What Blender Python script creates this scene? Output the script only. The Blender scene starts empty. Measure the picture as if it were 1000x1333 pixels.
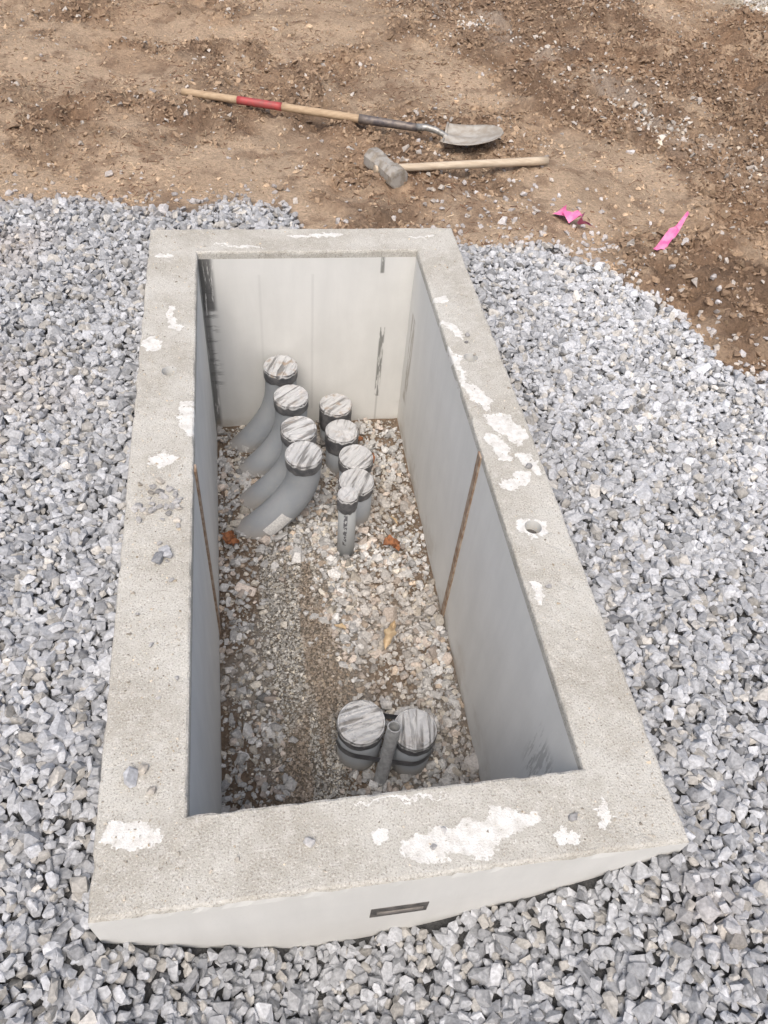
import bpy, bmesh, math, random
import numpy as np
from mathutils import Vector, Matrix
rng=np.random.default_rng(7); random.seed(7)
sc=bpy.context.scene
sc.view_settings.view_transform='Standard'; sc.view_settings.look='None'; sc.view_settings.exposure=0

# ---------------------------------------------------------------- noise
_T=rng.random((256,256))
def vnoise(x,y,s=0):
    x=np.asarray(x,float)+s*17.31; y=np.asarray(y,float)+s*9.73
    xi=np.floor(x).astype(int); yi=np.floor(y).astype(int)
    u=x-xi; v=y-yi; u=u*u*(3-2*u); v=v*v*(3-2*v)
    a=_T[xi%256,yi%256];b=_T[(xi+1)%256,yi%256];c=_T[xi%256,(yi+1)%256];d=_T[(xi+1)%256,(yi+1)%256]
    return (a*(1-u)+b*u)*(1-v)+(c*(1-u)+d*u)*v
def fbm(x,y,f,o=4,s=0):
    r=0;a=1;t=0
    for i in range(o):
        r=r+a*vnoise(x*f,y*f,s+i*3); t+=a; a*=.5; f*=2.07
    return r/t
def sstep(a,b,x):
    t=np.clip((x-a)/(b-a),0,1); return t*t*(3-2*t)

# ---------------------------------------------------------------- node helpers
class NT:
    def __init__(s,name):
        s.m=bpy.data.materials.new(name); s.m.use_nodes=True; s.t=s.m.node_tree
        s.b=s.t.nodes['Principled BSDF']
    def n(s,ty,**k):
        nd=s.t.nodes.new(ty)
        for a,v in k.items():
            if hasattr(nd,a): setattr(nd,a,v)
            else: nd.inputs[a].default_value=v
        return nd
    def l(s,a,b): s.t.links.new(a,b)
    def setin(s,inp,v):
        if isinstance(v,bpy.types.NodeSocket): s.l(v,inp)
        else: inp.default_value=v
    def math(s,op,a,b=0.,c=0.,clamp=False):
        nd=s.t.nodes.new('ShaderNodeMath'); nd.operation=op; nd.use_clamp=clamp
        s.setin(nd.inputs[0],a); s.setin(nd.inputs[1],b); s.setin(nd.inputs[2],c); return nd.outputs[0]
    def ss(s,a,b,x):
        nd=s.t.nodes.new('ShaderNodeMapRange'); nd.interpolation_type='SMOOTHSTEP'
        s.setin(nd.inputs[0],x); nd.inputs[1].default_value=a; nd.inputs[2].default_value=b; return nd.outputs[0]
    def mix(s,f,a,b,bt='MIX'):
        nd=s.t.nodes.new('ShaderNodeMix'); nd.data_type='RGBA'; nd.blend_type=bt
        s.setin(nd.inputs[0],f)
        for i,v in ((6,a),(7,b)):
            if isinstance(v,tuple) and len(v)==3: v=(*v,1)
            s.setin(nd.inputs[i],v)
        return nd.outputs[2]
    def noise(s,vec,scale,detail=4,rough=.55,dist=0.):
        nd=s.n('ShaderNodeTexNoise'); nd.inputs['Scale'].default_value=scale; nd.inputs['Detail'].default_value=detail
        nd.inputs['Roughness'].default_value=rough; nd.inputs['Distortion'].default_value=dist
        if vec is not None: s.l(vec,nd.inputs['Vector'])
        return nd
    def pos(s):
        return s.n('ShaderNodeTexCoord').outputs['Object']
    def mapping(s,vec,loc=(0,0,0),rot=(0,0,0),scale=(1,1,1)):
        nd=s.n('ShaderNodeMapping'); s.l(vec,nd.inputs[0]); nd.inputs[1].default_value=loc; nd.inputs[2].default_value=rot; nd.inputs[3].default_value=scale
        return nd.outputs[0]
    def bump(s,h,strength,dist,prev=None):
        nd=s.n('ShaderNodeBump'); nd.inputs['Strength'].default_value=strength; nd.inputs['Distance'].default_value=dist
        s.l(h,nd.inputs['Height'])
        if prev is not None: s.l(prev,nd.inputs['Normal'])
        s.l(nd.outputs[0],s.b.inputs['Normal']); return nd.outputs[0]
    def col(s,v): s.setin(s.b.inputs['Base Color'],(*v,1) if isinstance(v,tuple) and len(v)==3 else v)
    def rough(s,v): s.setin(s.b.inputs['Roughness'],v)

def simple(name,c1,c2,scale=30,rough=.6,bump=.3,bd=.002,metal=0.):
    t=NT(name); p=t.pos(); n=t.noise(p,scale,4)
    t.col(t.mix(t.ss(.35,.65,n.outputs[0]),c1,c2)); t.rough(rough); t.b.inputs['Metallic'].default_value=metal
    n2=t.noise(p,scale*6,2); t.bump(n2.outputs[0],bump,bd); return t.m

# ---------------------------------------------------------------- mesh helpers
def mk(name,verts,faces,mat=None,smooth=False,parent=None):
    me=bpy.data.meshes.new(name); me.from_pydata([tuple(v) for v in verts],[],faces); me.update()
    o=bpy.data.objects.new(name,me); sc.collection.objects.link(o)
    if mat: me.materials.append(mat)
    if smooth: me.polygons.foreach_set('use_smooth',[True]*len(me.polygons))
    if parent: o.parent=parent
    return o
def empty(name):
    o=bpy.data.objects.new(name,None); sc.collection.objects.link(o); return o
def hull_template(npts,flat=(1,1,1)):
    bm=bmesh.new()
    for i in range(npts):
        v=rng.normal(size=3); v/=np.linalg.norm(v); v*=rng.uniform(.84,1.03)
        v=np.sign(v)*np.abs(v)**.8
        bm.verts.new(v*np.array(flat))
    r=bmesh.ops.convex_hull(bm,input=bm.verts)
    bmesh.ops.delete(bm,geom=[v for v in bm.verts if not v.link_faces],context='VERTS')
    bmesh.ops.triangulate(bm,faces=bm.faces); bmesh.ops.recalc_face_normals(bm,faces=bm.faces)
    bm.verts.index_update()
    V=np.array([v.co[:] for v in bm.verts]); F=np.array([[v.index for v in f.verts] for f in bm.faces]); bm.free()
    return V,F
T_ROCK=[hull_template(rng.integers(12,19)) for _ in range(44)]
T_BIT=[hull_template(8) for _ in range(16)]
def sliver():
    a=rng.uniform(-.2,.2)
    V=np.array([[-1,-.5,-.5],[-1,.5,-.4],[-.9,.0,.5],[1,-.4,-.5],[1.1,.4,-.4],[.95,.1,.4]]); V[:3,1]+=a
    F=np.array([[0,1,2],[3,5,4],[0,3,1],[1,3,4],[1,4,2],[2,4,5],[2,5,0],[0,5,3]]); return V,F
T_SLIV=[sliver() for _ in range(5)]
def scatter(name,P,S,C,tmpl,mat,tilt=.6,parent=None,yaw=None):
    N=len(P); yw=rng.uniform(0,2*np.pi,N) if yaw is None else yaw
    tx=rng.normal(0,tilt,N); ty=rng.normal(0,tilt,N)
    def M(ax,a):
        c,s=np.cos(a),np.sin(a);o=np.ones(N);z=np.zeros(N)
        if ax==0:r=[[o,z,z],[z,c,-s],[z,s,c]]
        elif ax==1:r=[[c,z,s],[z,o,z],[-s,z,c]]
        else:r=[[c,-s,z],[s,c,z],[z,z,o]]
        return np.array(r).transpose(2,0,1)
    R=M(2,yw)@M(0,tx)@M(1,ty)
    ti=rng.integers(0,len(tmpl),N); VV=[];FF=[];CC=[];off=0
    for k,(V,F) in enumerate(tmpl):
        ix=np.where(ti==k)[0]
        if len(ix)==0: continue
        v=V[None]*S[ix][:,None,:]; v=np.einsum('nij,nkj->nki',R[ix],v)+P[ix][:,None,:]
        VV.append(v.reshape(-1,3)); nv=len(V)
        FF.append((F[None]+(np.arange(len(ix))*nv)[:,None,None]+off).reshape(-1,3)); off+=nv*len(ix)
        CC.append(np.repeat(C[ix],nv,axis=0))
    VV=np.concatenate(VV).astype(np.float32);FF=np.concatenate(FF).astype(np.int32);CC=np.concatenate(CC)
    me=bpy.data.meshes.new(name); me.vertices.add(len(VV)); me.vertices.foreach_set('co',VV.ravel())
    me.loops.add(len(FF)*3); me.loops.foreach_set('vertex_index',FF.ravel())
    me.polygons.add(len(FF)); me.polygons.foreach_set('loop_start',np.arange(len(FF),dtype=np.int32)*3)
    me.update(calc_edges=True)
    ca=me.attributes.new('col','FLOAT_COLOR','POINT')
    ca.data.foreach_set('color',np.concatenate([CC,np.ones((len(CC),1))],1).astype(np.float32).ravel())
    me.polygons.foreach_set('use_smooth',np.zeros(len(FF),dtype=bool))
    me.materials.append(mat); o=bpy.data.objects.new(name,me); sc.collection.objects.link(o)
    if parent: o.parent=parent
    return o
def tube(name,path,rad,mat,seg=40,caps=True,parent=None,smooth=True):
    path=[Vector(p) for p in path]; n=len(path)
    if not hasattr(rad,'__len__'): rad=[rad]*n
    V=[];F=[]; t0=(path[1]-path[0]).normalized(); up=t0.orthogonal().normalized()
    for i,p in enumerate(path):
        t=(path[min(i+1,n-1)]-path[max(i-1,0)]).normalized()
        up=(up-t*up.dot(t)).normalized(); s=t.cross(up)
        for k in range(seg):
            a=2*math.pi*k/seg; V.append(p+(up*math.cos(a)+s*math.sin(a))*rad[i])
    for i in range(n-1):
        for k in range(seg):
            F.append((i*seg+k,i*seg+(k+1)%seg,(i+1)*seg+(k+1)%seg,(i+1)*seg+k))
    if caps: F.append(tuple(range(seg))[::-1]); F.append(tuple((n-1)*seg+k for k in range(seg)))
    o=mk(name,V,F,mat,False,parent)
    if smooth: o.data.polygons.foreach_set('use_smooth',[len(f.vertices)==4 for f in o.data.polygons])
    return o

# ---------------------------------------------------------------- materials
def stone_mat(name,k1=.9,k2=.5,k0=.3):
    t=NT(name); a=t.n('ShaderNodeAttribute',attribute_name='col'); p=t.pos()
    n=t.noise(p,130,3)
    v=t.math('MULTIPLY_ADD',n.outputs[0],k1+k2,k0)
    t.col(t.mix(1.,a.outputs['Color'],v,'MULTIPLY')); t.rough(.92); t.b.inputs['Specular IOR Level'].default_value=.2
    return t.m
M_STONE=stone_mat('crushed_stone',.6,.6,.42); M_SOILBIT=stone_mat('soil_clod',.6,.6,.4)

# vault dimensions (metres); rim top is z=0
L=2.46;TL=.18;TR=.177;TF=.172;TN=.178;FZ=-.868
# ---------------------------------------------------------------- ground
BX=[-3,-1.24,-.92,-.75,-.61,-.3,-.05,.03,.06,.57,.62,1.0,1.24,1.42,1.47,1.56,2.0,2.6,3.5]
BY=[2.95,2.87,2.93,2.8,2.73,2.80,2.76,2.5,2.38,2.38,2.50,2.42,2.12,1.90,1.60,1.40,1.0,.4,-.5]
def gsd(x,y):   # >0 inside the gravel bed
    k=sstep(.4,.9,x)
    return np.interp(x,BX,BY)-y+(fbm(x,y,5,4,5)-.5)*(.18+.45*k)
def roughm(x,y):
    m=fbm(x,y,1.5,4,2)+.24*np.exp(-((y-4.5)/1.0)**2)*sstep(-.9,.9,x)+.13*sstep(.8,2.0,x)-.06+.35*np.exp(-((x-1.85)**2+(y-2.1)**2)/.05)
    return sstep(.42,.66,m)
def gh(x,y):
    g=sstep(-.15,.15,gsd(x,y)); r=roughm(x,y)
    h=-.085+ (fbm(x,y,1.1,3,1)-.5)*.05
    far_=sstep(2.45,3.0,y+x*.3)
    dirt=(fbm(x,y,1.6,4,8)-.5)*.09*far_+r*((fbm(x,y,6,5,3)-.5)*.19)+(.012+.040*r)*(.5-np.abs(fbm(x,y,15,3,9)-.5)*2)*1.0-.014+(fbm(x,y,34,2,19)-.5)*.024*(.35+r)
    h=h+dirt*(1-g)+g*(fbm(x,y,6,2,4)-.5)*.025
    dip=np.interp(x,[-.75,-.6,-.55,-.4,-.2,0,.3,.45,.58,.7],[.03,.06,.10,.22,.36,.31,.19,.1,.0,0])
    h=h-dip*sstep(-.65,-.04,y)*(1-sstep(.15,.3,y))
    return np.minimum(h,-.03)
def axis(a,b,st,far):
    c=np.arange(a,b+1e-6,st); e=[];d=st*1.5;v=c[-1]
    while v<far: d*=1.35; v+=d; e.append(v)
    e2=[];d=st*1.5;v=c[0]
    while v>-far: d*=1.35; v-=d; e2.append(v)
    return np.concatenate([e2[::-1],c,e])
gx=axis(-2.6,5.0,.015,320);gy=axis(-1.0,7.6,.015,320)
X,Y=np.meshgrid(gx,gy,indexing='ij')
fall=1-sstep(6,14,np.hypot(X-1,Y-3))
Z=np.where(fall>0,gh(X,Y)*fall-.1*(1-fall),-.1)
G=sstep(-.06,.05,gsd(X,Y)); Rm=roughm(X,Y)
def lerp(a,b,t): return a+(b-a)*t[...,None]
tan=np.array([.56,.425,.305]);drk=np.array([.20,.135,.092]);red=np.array([.42,.275,.175]);gapshade=np.array([.11,.11,.11])
c=lerp(tan,tan*.76,sstep(.3,.7,fbm(X,Y,4,5,11))); c=lerp(c,drk,Rm*.95*sstep(.2,.5,fbm(X,Y,9,4,12))); c=lerp(c,red,sstep(.45,.7,fbm(X,Y,2.6,4,14))*.4)
c=lerp(c,tan*1.12,sstep(.50,.68,fbm(X,Y,1.7,4,16))*.5*(1-Rm))
c=lerp(c,drk*1.3,sstep(.57,.73,fbm(X,Y,11,4,13))*.65)
pale=sstep(.40,.0,np.abs((X-2.2)+.45*(Y-3.5)))*.45
c=lerp(c,np.array([.55,.48,.41]),pale*sstep(.40,.6,fbm(X,Y,7,4,15)))
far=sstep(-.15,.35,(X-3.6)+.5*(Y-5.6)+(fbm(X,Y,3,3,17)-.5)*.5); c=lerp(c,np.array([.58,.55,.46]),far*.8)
c=lerp(c,gapshade,G)  # soil under the gravel coloured dark to paint the shade between stones
nx,ny=X.shape
idx=np.arange(nx*ny).reshape(nx,ny)
cx=(X[:-1,:-1]+X[1:,1:])/2;cy=(Y[:-1,:-1]+Y[1:,1:])/2
keep=~((np.abs(cx)<.5)&(cy>.1)&(cy<2.36))
F=np.stack([idx[:-1,:-1],idx[1:,:-1],idx[1:,1:],idx[:-1,1:]],-1)[keep]
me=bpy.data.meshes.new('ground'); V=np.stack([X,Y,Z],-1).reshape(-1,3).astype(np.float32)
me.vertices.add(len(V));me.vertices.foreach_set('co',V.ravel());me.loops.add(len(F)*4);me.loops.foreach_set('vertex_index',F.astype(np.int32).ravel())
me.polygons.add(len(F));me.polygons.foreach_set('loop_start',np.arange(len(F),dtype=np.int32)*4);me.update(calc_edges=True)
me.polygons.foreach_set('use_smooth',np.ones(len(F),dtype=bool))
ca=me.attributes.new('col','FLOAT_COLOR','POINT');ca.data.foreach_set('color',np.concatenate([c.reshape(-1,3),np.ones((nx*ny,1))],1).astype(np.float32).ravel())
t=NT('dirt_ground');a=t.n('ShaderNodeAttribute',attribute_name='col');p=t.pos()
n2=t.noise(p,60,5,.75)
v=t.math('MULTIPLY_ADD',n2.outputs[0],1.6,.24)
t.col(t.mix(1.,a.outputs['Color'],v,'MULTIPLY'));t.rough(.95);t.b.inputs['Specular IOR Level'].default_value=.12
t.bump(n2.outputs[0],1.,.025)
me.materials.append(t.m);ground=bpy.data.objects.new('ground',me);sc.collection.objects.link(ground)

# ---------------------------------------------------------------- crushed-stone bed
def grid_pts(x0,x1,y0,y1,sp):
    a,b=np.meshgrid(np.arange(x0,x1,sp),np.arange(y0,y1,sp)); n=a.size
    return a.ravel()+rng.uniform(-.5,.5,n)*sp, b.ravel()+rng.uniform(-.5,.5,n)*sp
def stone_cols(n,base,var,warm=.0):
    v=np.clip(rng.normal(1,var,n),.5,1.6)[:,None]; c=np.array(base)[None]*v
    w=(rng.random(n)<.16+warm)[:,None]; c=np.where(w,c*np.array([1.06,1.0,.9]),c)
    d=(rng.random(n)<.05)[:,None]; c=np.where(d,c*.65,c)
    return np.clip(c,.02,.8)
def outside(x,y,m): return ~((np.abs(x)<.6+m)&(y>-m)&(y<L+m))
PX=[];PY=[];PZ=[];RR=[]
for layer,(sp,z0) in enumerate([(.0215,.002),(.0215,.010),(.030,.019)]):
    x,y=grid_pts(-1.75,2.35,-.75,3.1,sp); s=gsd(x,y)
    r=.0138*np.exp(rng.normal(0,.28,len(x)))
    pr=sstep(-.06,.07,s) if layer==0 else sstep(-.02,.12,s)
    k=(rng.random(len(x))<pr)&outside(x,y,.009)
    PX.append(x[k]);PY.append(y[k]);PZ.append(gh(x[k],y[k])+z0+rng.uniform(-.004,.008,k.sum()));RR.append(r[k])
x=rng.uniform(-1.8,3.2,16000);y=rng.uniform(1.0,4.6,16000);s=gsd(x,y)
k=(rng.random(16000)<.9*np.exp(s/np.where(x>.5,.34,.10))*(s<0)+.010)&(s<.02)&outside(x,y,.012)
PX.append(x[k]);PY.append(y[k]);r=.0105*np.exp(rng.normal(0,.35,k.sum()));PZ.append(gh(x[k],y[k])+r*.3);RR.append(r)
x=rng.uniform(.9,3.4,14000);y=rng.uniform(2.0,5.4,14000)
d=np.abs((x-2.2)+.45*(y-3.5)); k=(rng.random(14000)<.65*np.exp(-(d/.20)**2)*sstep(.38,.62,fbm(x,y,3,3,21)))&(gsd(x,y)<0)
ntrack=sum(map(len,PX));PX.append(x[k]);PY.append(y[k]);r=.0092*np.exp(rng.normal(0,.35,k.sum()));PZ.append(gh(x[k],y[k])+r*.3);RR.append(r)
x=rng.uniform(2.8,4.9,9000);y=rng.uniform(4.4,7.2,9000);k=rng.random(9000)<.8*sstep(-.15,.4,(x-3.6)+.5*(y-5.6))
PX.append(x[k]);PY.append(y[k]);r=.012*np.exp(rng.normal(0,.35,k.sum()));PZ.append(gh(x[k],y[k])+r*.3);RR.append(r)
PX=np.concatenate(PX);PY=np.concatenate(PY);PZ=np.concatenate(PZ);RR=np.concatenate(RR);n=len(PX)
C=stone_cols(n,(.385,.395,.412),.18)
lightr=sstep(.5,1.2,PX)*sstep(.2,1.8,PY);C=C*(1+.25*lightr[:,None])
br=np.clip(sstep(.12,-.12,gsd(PX,PY))*.8+sstep(.45,.7,fbm(PX,PY,2.2,3,31))*.6*sstep(-.6,-1.0,PX)*sstep(1.0,1.8,PY)+.5*np.exp(-((PX-.62)**2+(PY+.12)**2)/.004),0,1)
C=C*(1-.35*br[:,None])+np.array([.42,.32,.24])*.38*br[:,None]
C[ntrack:]=stone_cols(n-ntrack,(.54,.51,.47),.15)
S=np.stack([RR*rng.uniform(.95,1.35,n),RR*rng.uniform(.75,1.0,n),RR*rng.uniform(.5,.85,n)],1)
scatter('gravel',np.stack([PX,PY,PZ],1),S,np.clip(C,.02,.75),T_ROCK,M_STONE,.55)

# ---------------------------------------------------------------- loose soil crumbs and straw on dirt
n=190000;x=rng.uniform(-2.0,4.8,n);y=rng.uniform(1.2,6.8,n);R_=roughm(x,y)
k=(gsd(x,y)<.03)&(rng.random(n)<(.30+.70*R_)*(.2+.8*sstep(.35,.6,fbm(x,y,5,3,40))))&outside(x,y,.01)
x=x[k];y=y[k];R_=R_[k];n=len(x);r=.0044*np.exp(rng.normal(0,.55,n))*(1+.7*R_);r=np.minimum(r,.022)
cc=np.array([.52,.39,.27])[None]*rng.uniform(.5,1.2,n)[:,None]
cc=cc*(1-R_[:,None]*.65)+np.array([.19,.125,.085])[None]*R_[:,None]*.65
gry=rng.random(n)<.08;cc[gry]=np.array([.50,.46,.42])*rng.uniform(.7,1.2,gry.sum())[:,None]
S=np.stack([r*rng.uniform(.9,1.5,n),r*rng.uniform(.7,1.1,n),r*rng.uniform(.5,.9,n)],1)
scatter('soil_crumbs',np.stack([x,y,gh(x,y)+r*.2],1),S,cc,T_BIT,M_SOILBIT,.6)
n=9000;x=rng.uniform(-2.0,4.8,n);y=rng.uniform(1.6,6.8,n);R_=roughm(x,y)
k=(gsd(x,y)<-.05)&(rng.random(n)<.03+.7*R_*sstep(.4,.6,fbm(x,y,4,3,43)))&outside(x,y,.03);x=x[k];y=y[k];n=len(x)
r=np.minimum(.0125*np.exp(rng.normal(0,.42,n)),.038);cc=np.array([.30,.215,.145])[None]*rng.uniform(.55,1.25,n)[:,None]
scatter('soil_clods',np.stack([x,y,gh(x,y)-r*.2],1),np.stack([r*1.2,r,r*.75],1),cc,T_ROCK,M_SOILBIT,.6)
n=30000;x=rng.uniform(-2,4.6,n);y=rng.uniform(2.3,6.6,n)
k=(gsd(x,y)<0)&(rng.random(n)<.07+.9*sstep(.43,.60,fbm(x,y,2.4,4,51)+.08*roughm(x,y)))&outside(x,y,.03);x=x[k];y=y[k];n=len(x)
ln=rng.uniform(.004,.018,n)*np.where(rng.random(n)<.04,2.2,1);wd=rng.uniform(.0015,.005,n)
cc=np.where((rng.random(n)<.3)[:,None],np.array([.56,.45,.32]),np.array([.19,.11,.07]))*rng.uniform(.6,1.2,n)[:,None]
scatter('wood_mulch',np.stack([x,y,gh(x,y)+.003],1),np.stack([ln,wd,wd*.6],1),cc,T_SLIV,M_SOILBIT,.3)

# ---------------------------------------------------------------- concrete vault
vault=empty('concrete_vault')
def base_conc(name):
    t=NT(name);p=t.pos();sep=t.n('ShaderNodeSeparateXYZ');t.l(p,sep.inputs[0]);return t,p,sep.outputs
t,p,(px_,py_,pz_)=base_conc('formed_concrete_wall')
n1=t.noise(p,5,5,.6);n3=t.noise(p,170,3,.6)
ns=t.noise(t.mapping(p,scale=(7,7,1.2)),1.6,4,.6)
wall=t.mix(t.ss(.25,.75,ns.outputs[0]),(.73,.73,.705),(.67,.672,.65))
wall=t.mix(t.math('MULTIPLY',t.ss(.35,.75,n1.outputs[0]),.4),wall,(.60,.60,.575))
wall=t.mix(t.math('MULTIPLY',t.ss(.6,.75,n3.outputs[0]),.2),wall,(.45,.45,.43))
def boxm(x0,x1,y0,y1,z0,z1,s=.012):
    m=None
    for q,a,b_ in ((px_,x0,x1),(py_,y0,y1),(pz_,z0,z1)):
        k=t.math('MULTIPLY',t.ss(a-s,a+s,q),t.ss(b_+s,b_-s,q)); m=k if m is None else t.math('MULTIPLY',m,k)
    return m
nh=t.noise(t.mapping(p,scale=(6,6,34),rot=(.0,.25,0)),1.5,4,.7);nst=t.noise(t.mapping(p,scale=(40,40,5)),1.5,4,.7)
def stain(m,thr,amt,col_,src,w=.08):
    global wall
    wall=t.mix(t.math('MULTIPLY',t.math('MULTIPLY',m,t.ss(thr,thr+w,src)),amt),wall,col_)
stain(boxm(-.425,-.375,2.27,2.31,-.66,-.06,.02),.50,.65,(.14,.14,.14),nh.outputs[0],.14)
stain(boxm(-.425,-.372,2.27,2.31,-.26,-.015,.012),.36,.85,(.07,.07,.07),nst.outputs[0],.12)
stain(boxm(-.43,-.398,2.20,2.31,-.88,-.02,.010),.32,.8,(.11,.11,.105),nst.outputs[0],.15)
stain(boxm(.303,.324,2.1,2.31,-.74,-.36,.004),.42,.8,(.13,.13,.12),nst.outputs[0])
stain(boxm(.310,.318,2.1,2.31,-.9,-.4,.003),.2,.4,(.26,.26,.25),nst.outputs[0])
stain(boxm(.285,.30,2.1,2.31,-.10,-.01,.004),.3,.8,(.14,.14,.13),nst.outputs[0])
stain(boxm(.01,.02,2.1,2.31,-.8,-.1,.004),.3,.2,(.35,.35,.34),nst.outputs[0])
stain(boxm(-.2,-.19,2.1,2.31,-.8,-.1,.004),.3,.15,(.35,.35,.34),nst.outputs[0])
stain(boxm(.41,.43,2.16,2.23,-.70,-.25,.008),.45,.5,(.24,.19,.14),nst.outputs[0])
stain(boxm(.41,.43,.24,.37,-.40,-.18,.03),.47,.75,(.17,.17,.16),nst.outputs[0])
stain(boxm(.41,.43,.2,2.3,-.95,-.74,.06),.48,.6,(.32,.25,.18),n1.outputs[0],.15)
stain(boxm(-.6,.6,.1,2.4,-.95,-.85,.02),.42,.4,(.38,.32,.25),n1.outputs[0],.2)
t.col(wall);t.rough(.85);t.b.inputs['Specular IOR Level'].default_value=.3
t.bump(n3.outputs[0],.25,.002);M_WALL=t.m
t,p,(px_,py_,pz_)=base_conc('weathered_concrete_rim')
warpn=t.noise(p,16,5,.68);wv=t.n('ShaderNodeVectorMath',operation='MULTIPLY_ADD');t.l(warpn.outputs['Color'],wv.inputs[0]);wv.inputs[1].default_value=(.12,.12,0);t.l(p,wv.inputs[2])
wp=t.n('ShaderNodeVectorMath',operation='SUBTRACT');t.l(wv.outputs[0],wp.inputs[0]);wp.inputs[1].default_value=(.06,.06,0)
patches=[(-.50,1.88,.018,.08,.15),(-.565,1.73,.028,.035,0),(-.44,1.37,.026,.08,.1),(-.50,1.19,.04,.026,.2),(-.53,.15,.056,.030,0),
 (.12,.062,.12,.032,.04),(.22,.082,.065,.03,.15),(-.045,.088,.022,.016,0),(.02,.163,.09,.005,.0),(.345,.04,.018,.018,.4),(.435,.085,.012,.026,.2),
 (.50,.86,.044,.034,0),(.435,1.58,.010,.10,0.05),(.465,1.42,.024,.08,.4),(.53,1.26,.042,.075,.5),(.48,1.18,.028,.06,.2),(.555,1.11,.022,.055,.3),(.50,1.03,.05,.026,.4),(.46,1.77,.015,.075,.6),(.455,1.95,.03,.024,.3),
 (.45,.64,.012,.04,.3),(.03,2.40,.12,.012,0),(.47,2.385,.05,.011,0),(-.54,2.27,.035,.016,0),(-.26,2.33,.10,.009,.0)]
cur=None
for (a,b_,ra,rb,ro) in patches:
    mp=t.n('ShaderNodeMapping',vector_type='TEXTURE');t.l(wp.outputs[0],mp.inputs[0]);mp.inputs[1].default_value=(a,b_,0);mp.inputs[2].default_value=(0,0,ro);mp.inputs[3].default_value=(ra,rb,1.0)
    ln=t.n('ShaderNodeVectorMath',operation='LENGTH');t.l(mp.outputs[0],ln.inputs[0])
    cur=ln.outputs['Value'] if cur is None else t.math('MINIMUM',cur,ln.outputs['Value'])
n1=t.noise(p,4,5,.65);n2=t.noise(p,38,4,.7);n3=t.noise(p,230,3,.65)
pm=t.math('MULTIPLY',t.ss(1.06,.98,cur),t.ss(.30,.40,n2.outputs[0]));ring=t.math('MULTIPLY',t.ss(1.7,1.05,cur),t.ss(.98,1.04,cur))
topc=t.mix(t.ss(.35,.65,n1.outputs[0]),(.54,.53,.49),(.41,.39,.345))
topc=t.mix(t.math('MULTIPLY',t.ss(.45,.7,n2.outputs[0]),.5),topc,(.61,.60,.565))
topc=t.mix(t.math('MULTIPLY',t.ss(.37,.25,n2.outputs[0]),.6),topc,(.30,.275,.23))
topc=t.mix(t.math('MULTIPLY',t.ss(.54,.66,n3.outputs[0]),.75),topc,(.24,.215,.185))
topc=t.mix(t.math('MULTIPLY',t.ss(.44,.34,n3.outputs[0]),.6),topc,(.72,.70,.66))
topc=t.mix(t.math('MULTIPLY',ring,.25),topc,(.34,.32,.28))
topc=t.mix(pm,topc,t.mix(t.ss(.38,.62,n2.outputs[0]),(.62,.61,.58),(.74,.74,.72)))
t.col(topc);t.rough(.9);t.b.inputs['Specular IOR Level'].default_value=.25
t.bump(n3.outputs[0],.7,.004)
M_CONC=t.m
outer=(-.6,.6,0.,L);inner=(-.6+TL,.6-TR,TN,L-TF)
def ringpts(f,ins=0.):
    x0,x1,y0,y1=[outer[i]+(inner[i]-outer[i])*f for i in range(4)]
    x0+=ins;x1-=ins;y0+=ins;y1-=ins
    P=[];ns_=(90,180,90,180);cr=[(x0,y0),(x1,y0),(x1,y1),(x0,y1)]
    for i in range(4):
        a=np.array(cr[i]);b_=np.array(cr[(i+1)%4])
        for k in range(ns_[i]): P.append(a+(b_-a)*k/ns_[i])
    return np.array(P)
rings=[]
def addr(f,ins,z,jx=0,jz=0,s=0):
    P=ringpts(f,ins);zz=np.full(len(P),float(z))
    if jz: zz=zz-np.maximum(0,fbm(P[:,0],P[:,1],40,4,s)-.5)*jz
    if jx:
        d=np.maximum(0,fbm(P[:,0],P[:,1],34,4,s+4)-.52)*jx
        cxy=np.array([0,L/2]);sg=np.sign(P-cxy)*d[:,None]*(-1 if f<.5 else 1);P=P+sg
    rings.append(np.column_stack([P,zz]))
for z in (-1.05,-.8,-.6,-.3,-.1,-.03): addr(0,0,z)
addr(0,0,-.007,.014,.03,1);addr(0,.003,-.002,.014,.01,1);addr(0,.009,0,0,.004,1)
for f in (.15,.3,.5,.7,.85): addr(f,0,0,0,.006,2)
addr(1,-.007,0,0,.006,3);addr(1,-.002,-.002,.014,.014,3);addr(1,0,-.007,.010,.03,3)
for z in (-.03,-.1,-.3,-.6,-.8,-1.05): addr(1,0,z)
nr=len(rings);npr=len(rings[0]);V=np.concatenate(rings);F=[];MI=[]
for i in range(nr):
    j=(i+1)%nr
    for k in range(npr):
        q=(k+1)%npr;F.append((i*npr+k,i*npr+q,j*npr+q,j*npr+k));MI.append(0 if 6<=i<=16 else 1)
body=mk('body',V,F,M_CONC,False,vault);body.data.materials.append(M_WALL);body.data.polygons.foreach_set('material_index',MI)
bm=bmesh.new();bm.from_mesh(body.data);bmesh.ops.recalc_face_normals(bm,faces=bm.faces);bm.to_mesh(body.data);bm.free()
def boolcut(obj,verts,faces):
    cu=mk('cut',verts,faces,M_WALL);md=obj.modifiers.new('b','BOOLEAN');md.operation='DIFFERENCE';md.solver='EXACT';md.object=cu
    dg=bpy.context.evaluated_depsgraph_get();me=bpy.data.meshes.new_from_object(obj.evaluated_get(dg))
    obj.modifiers.clear();obj.data=me;bpy.data.objects.remove(cu)
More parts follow.
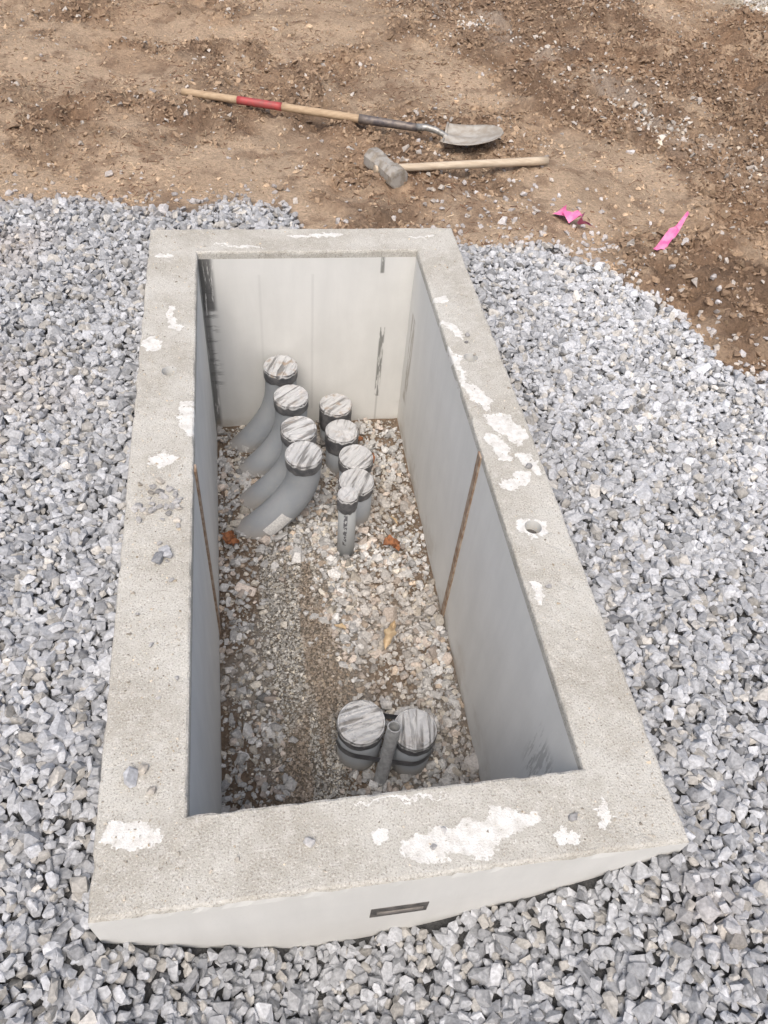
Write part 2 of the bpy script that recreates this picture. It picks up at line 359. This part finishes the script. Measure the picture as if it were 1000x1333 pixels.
def cyl(cx,cy,r,z0,z1,n=28):
    V=[];
    for z in (z0,z1):
        for k in range(n):V.append((cx+r*math.cos(2*math.pi*k/n),cy+r*math.sin(2*math.pi*k/n),z))
    F=[(k,(k+1)%n,n+(k+1)%n,n+k) for k in range(n)]+[tuple(range(n))[::-1],tuple(range(n,2*n))];return V,F
M_STEEL=simple('galvanised_steel',(.42,.42,.41),(.25,.24,.22),60,.5,.3,.001,.6)
M_DARKSTEEL=simple('dark_steel',(.07,.068,.065),(.15,.14,.13),50,.6,.4,.002,.2)
HOLES=[(.49,1.61),(.50,.86),(-.50,1.59)]
for hx,hy in HOLES: boolcut(body,*cyl(hx,hy,.024,-.07,.03))
sx,sz,sw,sh=.005,-.215,.062,.030
def boxvf(x0,x1,y0,y1,z0,z1):
    V=[(x,y,z) for x in (x0,x1) for y in (y0,y1) for z in (z0,z1)]
    return V,[(0,1,3,2),(4,6,7,5),(0,4,5,1),(2,3,7,6),(0,2,6,4),(1,5,7,3)]
boolcut(body,*boxvf(sx-sw,sx+sw,-.02,.03,sz-sh,sz+sh))
for i,(hx,hy) in enumerate(HOLES):
    tube('threaded_insert_%d'%i,[(hx,hy,-.068),(hx,hy,-.05),(hx,hy,-.049),(hx,hy,-.035)],[.0235,.0235,.021,.021],M_DARKSTEEL,24,True,vault)
    tube('insert_bolt_%d'%i,[(hx,hy,-.0345),(hx,hy,-.028)],[.010,.010],M_DARKSTEEL,12,True,vault)
V,F=boxvf(sx-sw-.001,sx+sw+.001,-.0015,.024,sz-sh-.001,sz+sh+.001);mk('lifting_plate',V,F,M_DARKSTEEL,False,vault)
V,F=boxvf(sx-sw*.8,sx+sw*.85,-.004,-.0012,sz-.008,sz+.004);mk('lifting_bar',V,F,simple('dull_bar',(.24,.22,.20),(.14,.13,.12)),False,vault)
M_RUST=simple('rusty_strip',(.26,.17,.11),(.40,.32,.25),40,.85,.6,.003)
def strip(name,x,y,side):
    V=[];F=[];n=24;w=.014;d=.006
    for i in range(n+1):
        z=-.012+(FZ-.03+.012)*i/n; j=(vnoise(i*.9,y,3)-.5)*.004
        for (a,b_) in ((0,-w),(0,w),(d,w),(d,-w)): V.append((x+side*(a-.002*(a==0)),y+b_+j,z))
    for i in range(n):
        for k in range(4):
            q=(k+1)%4;F.append((i*4+k,i*4+q,i*4+4+q,i*4+4+k))
    F+= [(0,1,2,3),tuple(n*4+k for k in (3,2,1,0))]
    mk(name,V,F,M_RUST,False,vault)
strip('joint_strip_1',-.6+TL,1.165,1);strip('joint_strip_2',.6-TR,1.16,-1)

def rimok(x,y): return (np.abs(x)<.59)&(y>.01)&(y<L-.01)&~((x>-.6+TL-.02)&(x<.6-TR+.02)&(y>TN-.02)&(y<L-TF+.02))
n=12000;x=rng.uniform(-.6,.6,n);y=rng.uniform(0,L,n)
den=.22+.5*sstep(.5,.7,fbm(x,y,4,3,61))+.5*(x<-.4);k=rimok(x,y)&(rng.random(n)<den);x=x[k];y=y[k];n=len(x)
r=.0018*np.exp(rng.normal(0,.45,n));cc=stone_cols(n,(.44,.40,.34),.35)
scatter('sand_grains',np.stack([x,y,r*.3-.001],1),np.stack([r*1.2,r,r*.7],1),cc,T_BIT,M_STONE,.5,vault)
sx_=[];
for (a,b_,sa,sb,m) in ((-.52,1.04,.08,.08,26),(-.47,1.02,.05,.05,14),(-.50,.84,.03,.02,6),(-.53,.27,.02,.012,2),(-.5,.6,.07,.5,8),(-.1,.08,.4,.03,5),(.5,1.5,.03,.6,4)):
    for _ in range(m): sx_.append((random.gauss(a,sa*.6),random.gauss(b_,sb*.6),random.uniform(.005,.012)))
a=np.array(sx_);a=a[rimok(a[:,0],a[:,1])];r=a[:,2]
scatter('loose_stones',np.column_stack([a[:,:2],r*.42]),np.stack([r*1.25,r,r*.6],1),stone_cols(len(a),(.37,.365,.36),.15),T_ROCK,M_STONE,.15,vault)
a=np.array([(-.535,.265,.019),(-.505,.835,.018),(-.475,.845,.015),(-.49,.86,.013)]);r=a[:,2]
scatter('larger_stones',np.column_stack([a[:,:2],r*.5]),np.stack([r*1.25,r,r*.65],1),stone_cols(len(a),(.38,.39,.41),.1),T_ROCK,M_STONE,.12,vault)

# ---------------------------------------------------------------- pit floor
def fh(x,y): return FZ-.018+(fbm(x,y,3,3,71)-.5)*.05
gx=np.linspace(-.44,.44,90);gy=np.linspace(.15,2.30,210);X,Y=np.meshgrid(gx,gy,indexing='ij')
def stripm(x,y): return sstep(.15,.08,np.abs(x+.14-.03*np.sin(y*2.3))+(fbm(x,y,7,3,73)-.5)*.12)*sstep(1.60,1.40,y)
sm=stripm(X,Y);Z=fh(X,Y)
mud=sstep(.42,.62,fbm(X,Y,2.5,4,75)+.25*sstep(-.05,-.35,X)*sstep(.9,1.6,Y)+.15*sstep(1.7,2.1,Y))
c=lerp(np.array([.33,.30,.265]),np.array([.25,.19,.14]),np.clip(mud,0,1));c=lerp(c,np.array([.29,.255,.21]),sm)
nx,ny=X.shape;idx=np.arange(nx*ny).reshape(nx,ny);F=np.stack([idx[:-1,:-1],idx[1:,:-1],idx[1:,1:],idx[:-1,1:]],-1).reshape(-1,4)
pf=mk('pit_floor_soil',np.stack([X,Y,Z],-1).reshape(-1,3),[tuple(int(i) for i in f) for f in F],bpy.data.materials['dirt_ground'],True)
ca=pf.data.attributes.new('col','FLOAT_COLOR','POINT');ca.data.foreach_set('color',np.concatenate([c.reshape(-1,3),np.ones((nx*ny,1))],1).astype(np.float32).ravel())
PX=[];PY=[];PZ=[];RR=[]
for sp,z0,pb in ((.0190,.005,.88),(.0205,.011,.72),(.032,.017,.5)):
    x,y=grid_pts(-.41,.41,.18,2.27,sp);s=stripm(x,y);bare=sstep(.50,.68,fbm(x,y,3.5,4,77)+.13*(x<-.2)+.1*sstep(1.6,2.0,y))
    k=(rng.random(len(x))<pb*(1-s*.93)*(1-.55*bare));x=x[k];y=y[k];PX.append(x);PY.append(y);PZ.append(fh(x,y)+z0);RR.append(.0113*np.exp(rng.normal(0,.38,len(x))))
PX=np.concatenate(PX);PY=np.concatenate(PY);PZ=np.concatenate(PZ);RR=np.concatenate(RR);n=len(PX)
C=stone_cols(n,(.475,.47,.46),.22);w=rng.random(n)<.16;C[w]*=np.array([.98,.87,.79])
dusty=sstep(.45,.65,fbm(PX,PY,4,3,78))[:,None]*.35;C=C*(1-dusty)+np.array([.33,.28,.23])*dusty
S=np.stack([RR*rng.uniform(.95,1.35,n),RR*rng.uniform(.75,1.0,n),RR*rng.uniform(.55,.8,n)],1)
scatter('pit_gravel',np.stack([PX,PY,PZ],1),S,np.clip(C,.03,.8),T_ROCK,M_STONE,.5)
n=60000;x=rng.uniform(-.415,.415,n);y=rng.uniform(.18,2.27,n);k=rng.random(n)<.2+.8*stripm(x,y);x=x[k];y=y[k];n=len(x)
r=.0042*np.exp(rng.normal(0,.35,n));cc=stone_cols(n,(.43,.415,.385),.28)
bb=sstep(.52,.66,fbm(x*5,y*.8,3,3,79))[:,None];cc=cc*(1-bb*.6)+np.array([.26,.19,.13])*bb*.6
scatter('pit_grit',np.stack([x,y,fh(x,y)+.004+stripm(x,y)*.012*rng.random(n)],1),np.stack([r*1.2,r,r*.7],1),cc,T_BIT,M_STONE,.5)

# ---------------------------------------------------------------- conduits
t=NT('grey_pvc');p=t.pos();n1=t.noise(p,8,4);n2=t.noise(p,60,3)
cb=t.mix(t.ss(.3,.7,n1.outputs[0]),(.285,.31,.34),(.34,.36,.38));cb=t.mix(t.math('MULTIPLY',t.ss(.55,.75,n2.outputs[0]),.25),cb,(.44,.41,.37))
sp=t.n('ShaderNodeSeparateXYZ');t.l(p,sp.inputs[0]);cb=t.mix(t.math('MULTIPLY',t.ss(FZ+.06,FZ-.01,sp.outputs[2]),.4),cb,(.40,.34,.27))
t.col(cb);t.rough(.6);M_PVC=t.m
M_TAPE=simple('dark_tape',(.07,.073,.08),(.15,.15,.155),25,.5,.5,.004)
def capmat(name,dirty,rot):
    t=NT(name);p=t.pos()
    mp=t.mapping(t.mapping(p,rot=(0,0,rot)),scale=(50,6,6));ns=t.noise(mp,1.0,3,.55)
    n1=t.noise(p,25,4,.6);n3=t.noise(p,70,3)
    c_=t.mix(t.ss(.36,.50,ns.outputs[0]),(.21,.208,.205),(.52,.525,.53));c_=t.mix(t.math('MULTIPLY',t.ss(.5,.68,n1.outputs[0]),dirty),c_,(.34,.27,.21))
    t.col(c_);t.rough(.55);t.b.inputs['Metallic'].default_value=.1;t.bump(n3.outputs[0],.6,.008);return t.m
PR=.070
def capdisc(name,x,y,z,r,rot,dirty,par):
    V=[];F=[];nr_=20;ns_=60;ca_,sa_=math.cos(rot),math.sin(rot);ph=random.uniform(0,60)
    def hz(u,v,rr):
        q=u*ca_-v*sa_;w_=u*sa_+v*ca_
        o=abs(float(vnoise(q*70+ph,w_*6+ph,5))-.5)*2
        return (.0085*(1-o)**3)*(1 if rr<.93 else .3)+.003*float(vnoise(u*60+5+ph,v*60+5,2))-(.0 if rr<.93 else .002)
    V.append((x,y,z+hz(0,0,0)))
    for i in range(1,nr_+1):
        for k in range(ns_):
            a=2*math.pi*k/ns_;rr=i/nr_;u=math.cos(a)*r*rr;v=math.sin(a)*r*rr;V.append((x+u,y+v,z+hz(u,v,rr)))
    for k in range(ns_):F.append((0,1+k,1+(k+1)%ns_))
    for i in range(nr_-1):
        for k in range(ns_):
            a=1+i*ns_+k;b_=1+i*ns_+(k+1)%ns_;F.append((a,a+ns_,b_+ns_,b_))
    base=1+(nr_-1)*ns_;m=len(V)
    for k in range(ns_):
        a=2*math.pi*k/ns_;V.append((x+math.cos(a)*(r+.003),y+math.sin(a)*(r+.003),z-.006-.012*float(vnoise(k*.5+x*40,3,1))))
    for k in range(ns_):F.append((base+k,m+k,m+(k+1)%ns_,base+(k+1)%ns_))
    return mk(name,V,F,capmat('foil_tape',dirty,rot),False,par)
def tapeband(name,x,y,z0,z1,r,par):
    V=[];F=[];n=48;rows=6;s=random.uniform(0,50)
    for i in range(rows+1):
        for k in range(n):
            a=2*math.pi*k/n;f=i/rows;zb=z1+.012*(float(vnoise(4*math.cos(a)+s,4*math.sin(a)+s,1))-.5)*(f)
            rr=r+.002+.003*float(vnoise(6*math.cos(a)+s+7,f*5+s+6*math.sin(a),4))-(.002 if i==rows else 0)
            V.append((x+rr*math.cos(a),y+rr*math.sin(a),z0+(zb-z0)*f))
    for i in range(rows):
        for k in range(n):F.append((i*n+k,(i+1)*n+k,(i+1)*n+(k+1)%n,i*n+(k+1)%n))
    return mk(name,V,F,M_TAPE,True,par)
def bez(a,b_,c_,d,n=26):
    a,b_,c_,d=map(Vector,(a,b_,c_,d));return [a*(1-s)**3+b_*3*s*(1-s)**2+c_*3*s*s*(1-s)+d*s**3 for s in [i/n for i in range(n+1)]]
def elbow(cx_,cy_,h,bx,by,rot,dirty):
    e=empty('elbow_conduit');zt=FZ+h
    path=[(cx_,cy_,zt),(cx_,cy_,zt-.03),(cx_,cy_,zt-.06)]+[tuple(v) for v in bez((cx_,cy_,zt-.08),(cx_,cy_,zt-.22),(bx+.06,by+.01,FZ+.06),(bx-.13,by-.02,FZ-.09))]
    tube('pipe',path,PR-.003,M_PVC,44,True,e);tapeband('tape_wrap',cx_,cy_,zt-.002,zt-.055,PR-.002,e);capdisc('taped_cap',cx_,cy_,zt,PR,rot,dirty,e);return e,path
e1,path1=elbow(-.068,1.70,.36,-.215,1.67,.5,.1)
elbow(-.076,1.845,.36,-.19,1.84,1.1,.35)
elbow(-.093,2.04,.36,-.20,2.01,.9,.35)
elbow(-.126,2.20,.39,-.23,2.17,.4,.9)
def stub(cx_,cy_,h,rot,dirty,r=PR,tape=.075,name='straight_conduit'):
    e=empty(name);zt=FZ+h
    tube('pipe',[(cx_,cy_,FZ-.12),(cx_,cy_,FZ),(cx_,cy_,zt-.01)],r-.003,M_PVC,44,True,e)
    tapeband('tape_wrap',cx_,cy_,zt-.002,zt-tape,r-.002,e);capdisc('taped_cap',cx_,cy_,zt,r,rot,dirty,e);return e
stub(.145,1.70,.19,.5,.1,tape=.05)
stub(.160,1.84,.19,.8,.15,tape=.06)
stub(.118,1.99,.20,.3,.4,tape=.09)
stub(.109,2.16,.20,.9,.9,tape=.12)
t=NT('printed_pvc');p=t.pos();n1=t.noise(t.mapping(p,scale=(60,60,28)),2,2);sp=t.n('ShaderNodeSeparateXYZ');t.l(p,sp.inputs[0])
bx=t.math('MULTIPLY',t.ss(.066,.070,sp.outputs[0]),t.ss(.084,.080,sp.outputs[0]));bz=t.math('MULTIPLY',t.ss(-.82,-.81,sp.outputs[2]),t.ss(-.63,-.64,sp.outputs[2]))
t.col(t.mix(t.math('MULTIPLY',t.math('MULTIPLY',bx,bz),t.ss(.48,.52,n1.outputs[0])),(.38,.40,.41),(.10,.10,.11)));t.rough(.55);M_PR=t.m
e=empty('small_conduit_riser');zt=FZ+.32
tube('pipe',[(.088,1.515,FZ-.1),(.086,1.515,FZ+.1),(.083,1.515,zt-.005)],.035,M_PR,32,True,e)
tapeband('tape_wrap',.083,1.515,zt-.002,zt-.075,.036,e);capdisc('taped_cap',.083,1.515,zt,.038,.6,.3,e)
stub(.032,.66,.195,1.35,.12,.075,.05);stub(.197,.617,.195,.15,.2,.069,.05)
M_TUBE=simple('grey_tube',(.44,.45,.455),(.32,.325,.33),60,.5,.3,.001,.2)
e=empty('open_steel_tube')
def opentube(a,b_,r,mat,par):
    a=Vector(a);b_=Vector(b_);d=(b_-a).normalized();u=d.orthogonal().normalized();s=d.cross(u);seg=28
    rg=[(a,r),(b_-d*.001,r),(b_,r-.001),(b_,r-.0035),(b_-d*.001,r-.0045),(b_-d*.16,r-.0045)]
    V=[];F=[]
    for q,rr in rg:
        for k in range(seg):
            an=2*math.pi*k/seg;V.append(q+(u*math.cos(an)+s*math.sin(an))*rr)
    for i in range(len(rg)-1):
        for k in range(seg):F.append((i*seg+k,i*seg+(k+1)%seg,(i+1)*seg+(k+1)%seg,(i+1)*seg+k))
    F.append(tuple(5*seg+k for k in range(seg)));return mk('tube_wall',V,F,mat,False,par)
opentube((.090,.547,FZ-.03),(.124,.604,FZ+.255),.022,M_TUBE,e)
V=[];F=[];pts=[]
c1=Vector((.032,.66));c2=Vector((.197,.617));d=(c2-c1).normalized();pa=math.atan2(d.y,d.x);r1=.078;r2=.0725
for k in range(25): a=pa+math.pi/2+math.pi*k/24;pts.append(c1+Vector((math.cos(a),math.sin(a)))*r1)
for s in [i/8 for i in range(1,8)]:
    pts.append(c1.lerp(c2,s)+Vector((d.y,-d.x))*(r1+(r2-r1)*s))
for k in range(25): a=pa-math.pi/2+math.pi*k/24;pts.append(c2+Vector((math.cos(a),math.sin(a)))*r2)
for i,q in enumerate(pts):
    for j in range(4):
        V.append((q.x,q.y,FZ+.085+.035*j/3+.008*math.sin(i*.35)))
m=len(pts)
for i in range(m):
    for j in range(3):F.append((i*4+j,((i+1)%m)*4+j,((i+1)%m)*4+j+1,i*4+j+1))
e=empty('tape_strap');mk('strap_band',V,F,M_TAPE,True,e)
M_LAB=simple('paper_label',(.80,.80,.78),(.60,.60,.6),160,.6,.1,.001)
i0=17;V=[];F=[]
for i in range(7):
    P=Vector(path1[i0+i]);tg=(Vector(path1[i0+i+1])-Vector(path1[i0+i-1])).normalized();sd=Vector((0,-1,0));sd=(sd-tg*sd.dot(tg)).normalized();up=tg.cross(sd)
    if up.z<0: up=-up
    for j in range(6):
        a=math.radians(-25+48*j/5);V.append(P+(sd*math.cos(a)+up*math.sin(a))*(PR-.0015))
for i in range(6):
    for j in range(5):F.append((i*6+j,i*6+j+1,i*6+7+j,i*6+6+j))
mk('label',V,F,M_LAB,True,e1)

# ---------------------------------------------------------------- leaves
ML1=simple('brown_leaf',(.38,.16,.07),(.20,.09,.045),45,.8,.5,.003);ML2=simple('yellow_leaf',(.58,.46,.30),(.42,.31,.19),45,.8,.5,.003)
def leaf(x,y,z,ln,wd,rot,mat,curl=.35,lob=.25):
    V=[];F=[];n=14;m=6
    for i in range(n+1):
        f=i/n;w=wd*math.sin(math.pi*min(.98,max(.02,f))**.8)*(1+lob*math.sin(f*17))
        for j in range(m+1):
            g=j/m*2-1;u=(f-.5)*ln;v=g*w*.5
            zz=abs(g)**1.6*wd*curl+.12*ln*math.sin(f*5)+.004*random.random()
            V.append((x+u*math.cos(rot)-v*math.sin(rot),y+u*math.sin(rot)+v*math.cos(rot),z+zz))
    for i in range(n):
        for j in range(m):F.append((i*(m+1)+j,i*(m+1)+j+1,(i+1)*(m+1)+j+1,(i+1)*(m+1)+j))
    return mk('dry_leaf',V,F,mat,True)
for a in ((-.375,1.58,.07,.05,1.2,ML1),(-.36,1.55,.05,.05,.2,ML1),(.27,1.49,.07,.055,.1,ML1),(.285,1.47,.04,.03,2,ML1),(.24,1.98,.07,.05,2.2,ML1),(.21,2.10,.06,.04,.6,ML1),(.20,1.07,.14,.04,1.15,ML2),(.02,1.12,.05,.02,2.6,ML2),(.30,1.62,.06,.012,1.9,ML2)):
    leaf(a[0],a[1],FZ+.026,a[2],a[3],a[4],a[5])

# ---------------------------------------------------------------- shovel
def woodmat(name,c1,c2):
    t=NT(name);p=t.pos();n=t.noise(t.mapping(p,rot=(0,0,.31),scale=(3,60,60)),1.5,5,.65);t.col(t.mix(t.ss(.3,.7,n.outputs[0]),c1,c2));t.rough(.7);t.bump(n.outputs[0],.3,.002);return t.m
M_WOOD=woodmat('ash_wood',(.50,.38,.25),(.37,.26,.165));M_WOOD2=woodmat('hickory_wood',(.62,.53,.41),(.46,.37,.27))
M_RED=simple('worn_red_paint',(.42,.065,.065),(.30,.08,.075),40,.5,.3,.001)
M_SOCK=simple('worn_black_steel',(.09,.08,.085),(.20,.17,.15),35,.5,.4,.002,.3)
M_BLADE=simple('muddy_steel',(.46,.44,.40),(.34,.30,.25),22,.6,.5,.003,.1)
sh_=empty('shovel');A=Vector((-.515,3.90,0));B=Vector((1.06,3.33,0));D=(B-A);Ls=D.length;D/=Ls;N=Vector((-D.y,D.x,0))
def onl(s,z,off=0): q=A+D*s+N*off; return Vector((q.x,q.y,z))
gz=lambda s: float(gh(np.array([(A+D*s).x]),np.array([(A+D*s).y]))[0])
zs=max(gz(s) for s in (0,.2,.4,.6,.8,.95));z0=zs+.020;z1=zs+.03
def hz_(s): return z0+(z1-z0)*s
def seg(a,b_,ra,rb,mat,name):
    n=8;tube(name,[onl(a+(b_-a)*i/n,hz_(a+(b_-a)*i/n)) for i in range(n+1)],[ra+(rb-ra)*i/n for i in range(n+1)],mat,20,True,sh_)
seg(0,.30,.018,.019,M_WOOD,'handle_end');seg(.295,.53,.0195,.0195,M_RED,'handle_grip');seg(.525,.95,.019,.020,M_WOOD,'handle')
n=8;tube('socket',[onl(.93+.30*i/n,hz_(.93+.30*i/n)) for i in range(n+1)],[.0225-.004*i/n for i in range(n+1)],M_SOCK,20,True,sh_)
zb=max(zs-.01,gz(1.5))+.006
nk=[onl(1.22,hz_(1.22)),onl(1.27,hz_(1.27)+.008),onl(1.32,hz_(1.3)+.002),onl(1.355,zb+.028),onl(1.385,zb+.012),onl(1.43,zb+.008)]
tube('gooseneck',nk,[.0185,.0165,.015,.014,.013,.010],M_STEEL,18,True,sh_)
V=[];F=[];nu=22;nv=18;bl=.29;bs=1.365
for i in range(nu+1):
    f=i/nu
    w=.120*(1 if f<.45 else math.sqrt(max(0,1-((f-.45)/.55)**2.2)))*(.93+.07*min(1,f*4)); w=max(w,.003)
    for j in range(nv+1):
        g=j/nv*2-1;s=bs+bl*f;dish=.030*(g*w/.118)**2+.016*(1-math.sin(math.pi*f))+.02*f+.05*f**2
        fr=.018*math.exp(-(g*w/.03)**2)*(1-f)
        V.append(onl(s,zb-.005+dish+fr,g*w))
for i in range(nu):
    for j in range(nv):F.append((i*(nv+1)+j,(i+1)*(nv+1)+j,(i+1)*(nv+1)+j+1,i*(nv+1)+j+1))
bo=mk('blade',V,F,M_BLADE,True,sh_);md=bo.modifiers.new('s','SOLIDIFY');md.thickness=.003
for sg in (-1,1):
    tube('foot_step_%d'%(sg+2),[onl(bs+.004,zb+.016,sg*.03),onl(bs+.002,zb+.026,sg*.07),onl(bs+.002,zb+.040,sg*.110)],[.006,.007,.006],M_BLADE,10,True,sh_)

# ---------------------------------------------------------------- sledgehammer
sl=empty('sledgehammer');HC=Vector((.410,3.03,0));HE=Vector((1.23,3.17,0));hd=(HE-HC).normalized();hn=Vector((-hd.y,hd.x,0))
hd2=(hd*-.25+hn*1).normalized()
zs=float(max(gh(np.array([HC.x]),np.array([HC.y]))[0],gh(np.array([.8]),np.array([3.12]))[0],gh(np.array([1.2]),np.array([3.17]))[0]));hz0=zs+.046
M_IRON=simple('rusty_grey_iron',(.40,.38,.35),(.24,.21,.17),28,.65,.6,.004,.1)
prof=[(-.120,.038),(-.117,.046),(-.10,.049),(-.06,.049),(-.045,.042),(.045,.042),(.06,.049),(.10,.049),(.117,.046),(.120,.038)]
V=[];F=[];ax=hd2;si=Vector((ax.y,-ax.x,0));up=Vector((0,0,1))
for (s,r) in prof:
    for k in range(8):
        a=math.pi/8+k*math.pi/4;V.append(Vector((HC.x,HC.y,hz0))+ax*s+(si*math.cos(a)+up*math.sin(a))*r*1.06)
for i in range(len(prof)-1):
    for k in range(8):F.append((i*8+k,i*8+(k+1)%8,(i+1)*8+(k+1)%8,(i+1)*8+k))
F.append(tuple(range(8)));F.append(tuple(len(V)-8+k for k in range(8))[::-1])
mk('head',V,F,M_IRON,False,sl)
Pp=[];Rr=[]
for i in range(15):
    f=i/14;q=HC-hd*.052+(HE-HC+hd*.052)*f;Pp.append((q.x,q.y,hz0+(zs+.022-hz0)*f));Rr.append(.017 if f<.1 else .0165+.003*f)
tube('handle',Pp,Rr,M_WOOD2,18,True,sl)

# ---------------------------------------------------------------- pink ribbons
M_PINK=simple('pink_flagging',(.80,.14,.36),(.82,.28,.47),30,.5,.3,.002)
def ribbon(name,pts,w,tw):
    V=[];F=[]
    for i,(a,b_,c_) in enumerate(pts):
        aa=tw(i);dx,dy,dz=w*math.cos(aa)*.5,w*math.sin(aa)*.35,w*.25*math.sin(i*1.3)
        for g in (-1,-.33,.33,1): V.append((a+dx*g,b_+dy*g,c_+dz*g+.006*math.sin(i*2+g*3)))
    for i in range(len(pts)-1):
        for j in range(3):F.append((i*4+j,i*4+j+1,i*4+5+j,i*4+4+j))
    return mk(name,V,F,M_PINK,True)
g0=lambda x,y: float(gh(np.array([x]),np.array([y]))[0])
z=g0(1.21,2.66);ribbon('pink_marking_ribbon',[(a-.015,b_-.10,z+c_) for a,b_,c_ in ((1.17,2.83,.02),(1.19,2.79,.055),(1.215,2.81,.03),(1.20,2.76,.06),(1.235,2.755,.03),(1.25,2.735,.06),(1.235,2.71,.035),(1.27,2.72,.02),(1.285,2.70,.03))],.065,lambda i:.6+i*.7)
ribbon('pink_marking_ribbon',[(1.475+.024*i,2.335+.024*i,max(g0(1.475+.024*i,2.335+.024*i),g0(1.47,2.33))+.022+.008*i+.008*math.sin(i*2)) for i in range(9)],.052,lambda i:-.45+.16*i)

# ---------------------------------------------------------------- light, sky, camera
SE,SA=math.radians(60),math.radians(200)   # azimuth measured clockwise from +Y
w=bpy.data.worlds.new('World');sc.world=w;w.use_nodes=True;nt=w.node_tree;bg=nt.nodes['Background']
sky=nt.nodes.new('ShaderNodeTexSky');sky.sky_type='NISHITA';sky.sun_disc=False;sky.sun_elevation=SE;sky.sun_rotation=SA;sky.air_density=1.0;sky.dust_density=6.0;sky.ozone_density=.6
nt.links.new(sky.outputs[0],bg.inputs[0]);bg.inputs[1].default_value=.15
sd=bpy.data.lights.new('sun','SUN');sd.energy=2.1;sd.angle=math.radians(36);sd.color=(1,.965,.92);so=bpy.data.objects.new('sun',sd);sc.collection.objects.link(so)
dirv=Vector((math.sin(SA)*math.cos(SE),math.cos(SA)*math.cos(SE),math.sin(SE)));so.rotation_euler=dirv.to_track_quat('Z','Y').to_euler()
cd=bpy.data.cameras.new('camera');co=bpy.data.objects.new('camera',cd);sc.collection.objects.link(co);sc.camera=co
cd.sensor_fit='VERTICAL';cd.sensor_height=24;cd.lens=1011.946/1333*24;cd.clip_start=.05;cd.clip_end=1000
Rm_=Matrix.Rotation(-.23232,3,'Z')@Matrix.Rotation(.72048,3,'X')@Matrix.Rotation(.11445,3,'Z')
co.matrix_world=Matrix.Translation((-.23044,-.42796,1.61013))@Rm_.to_4x4()
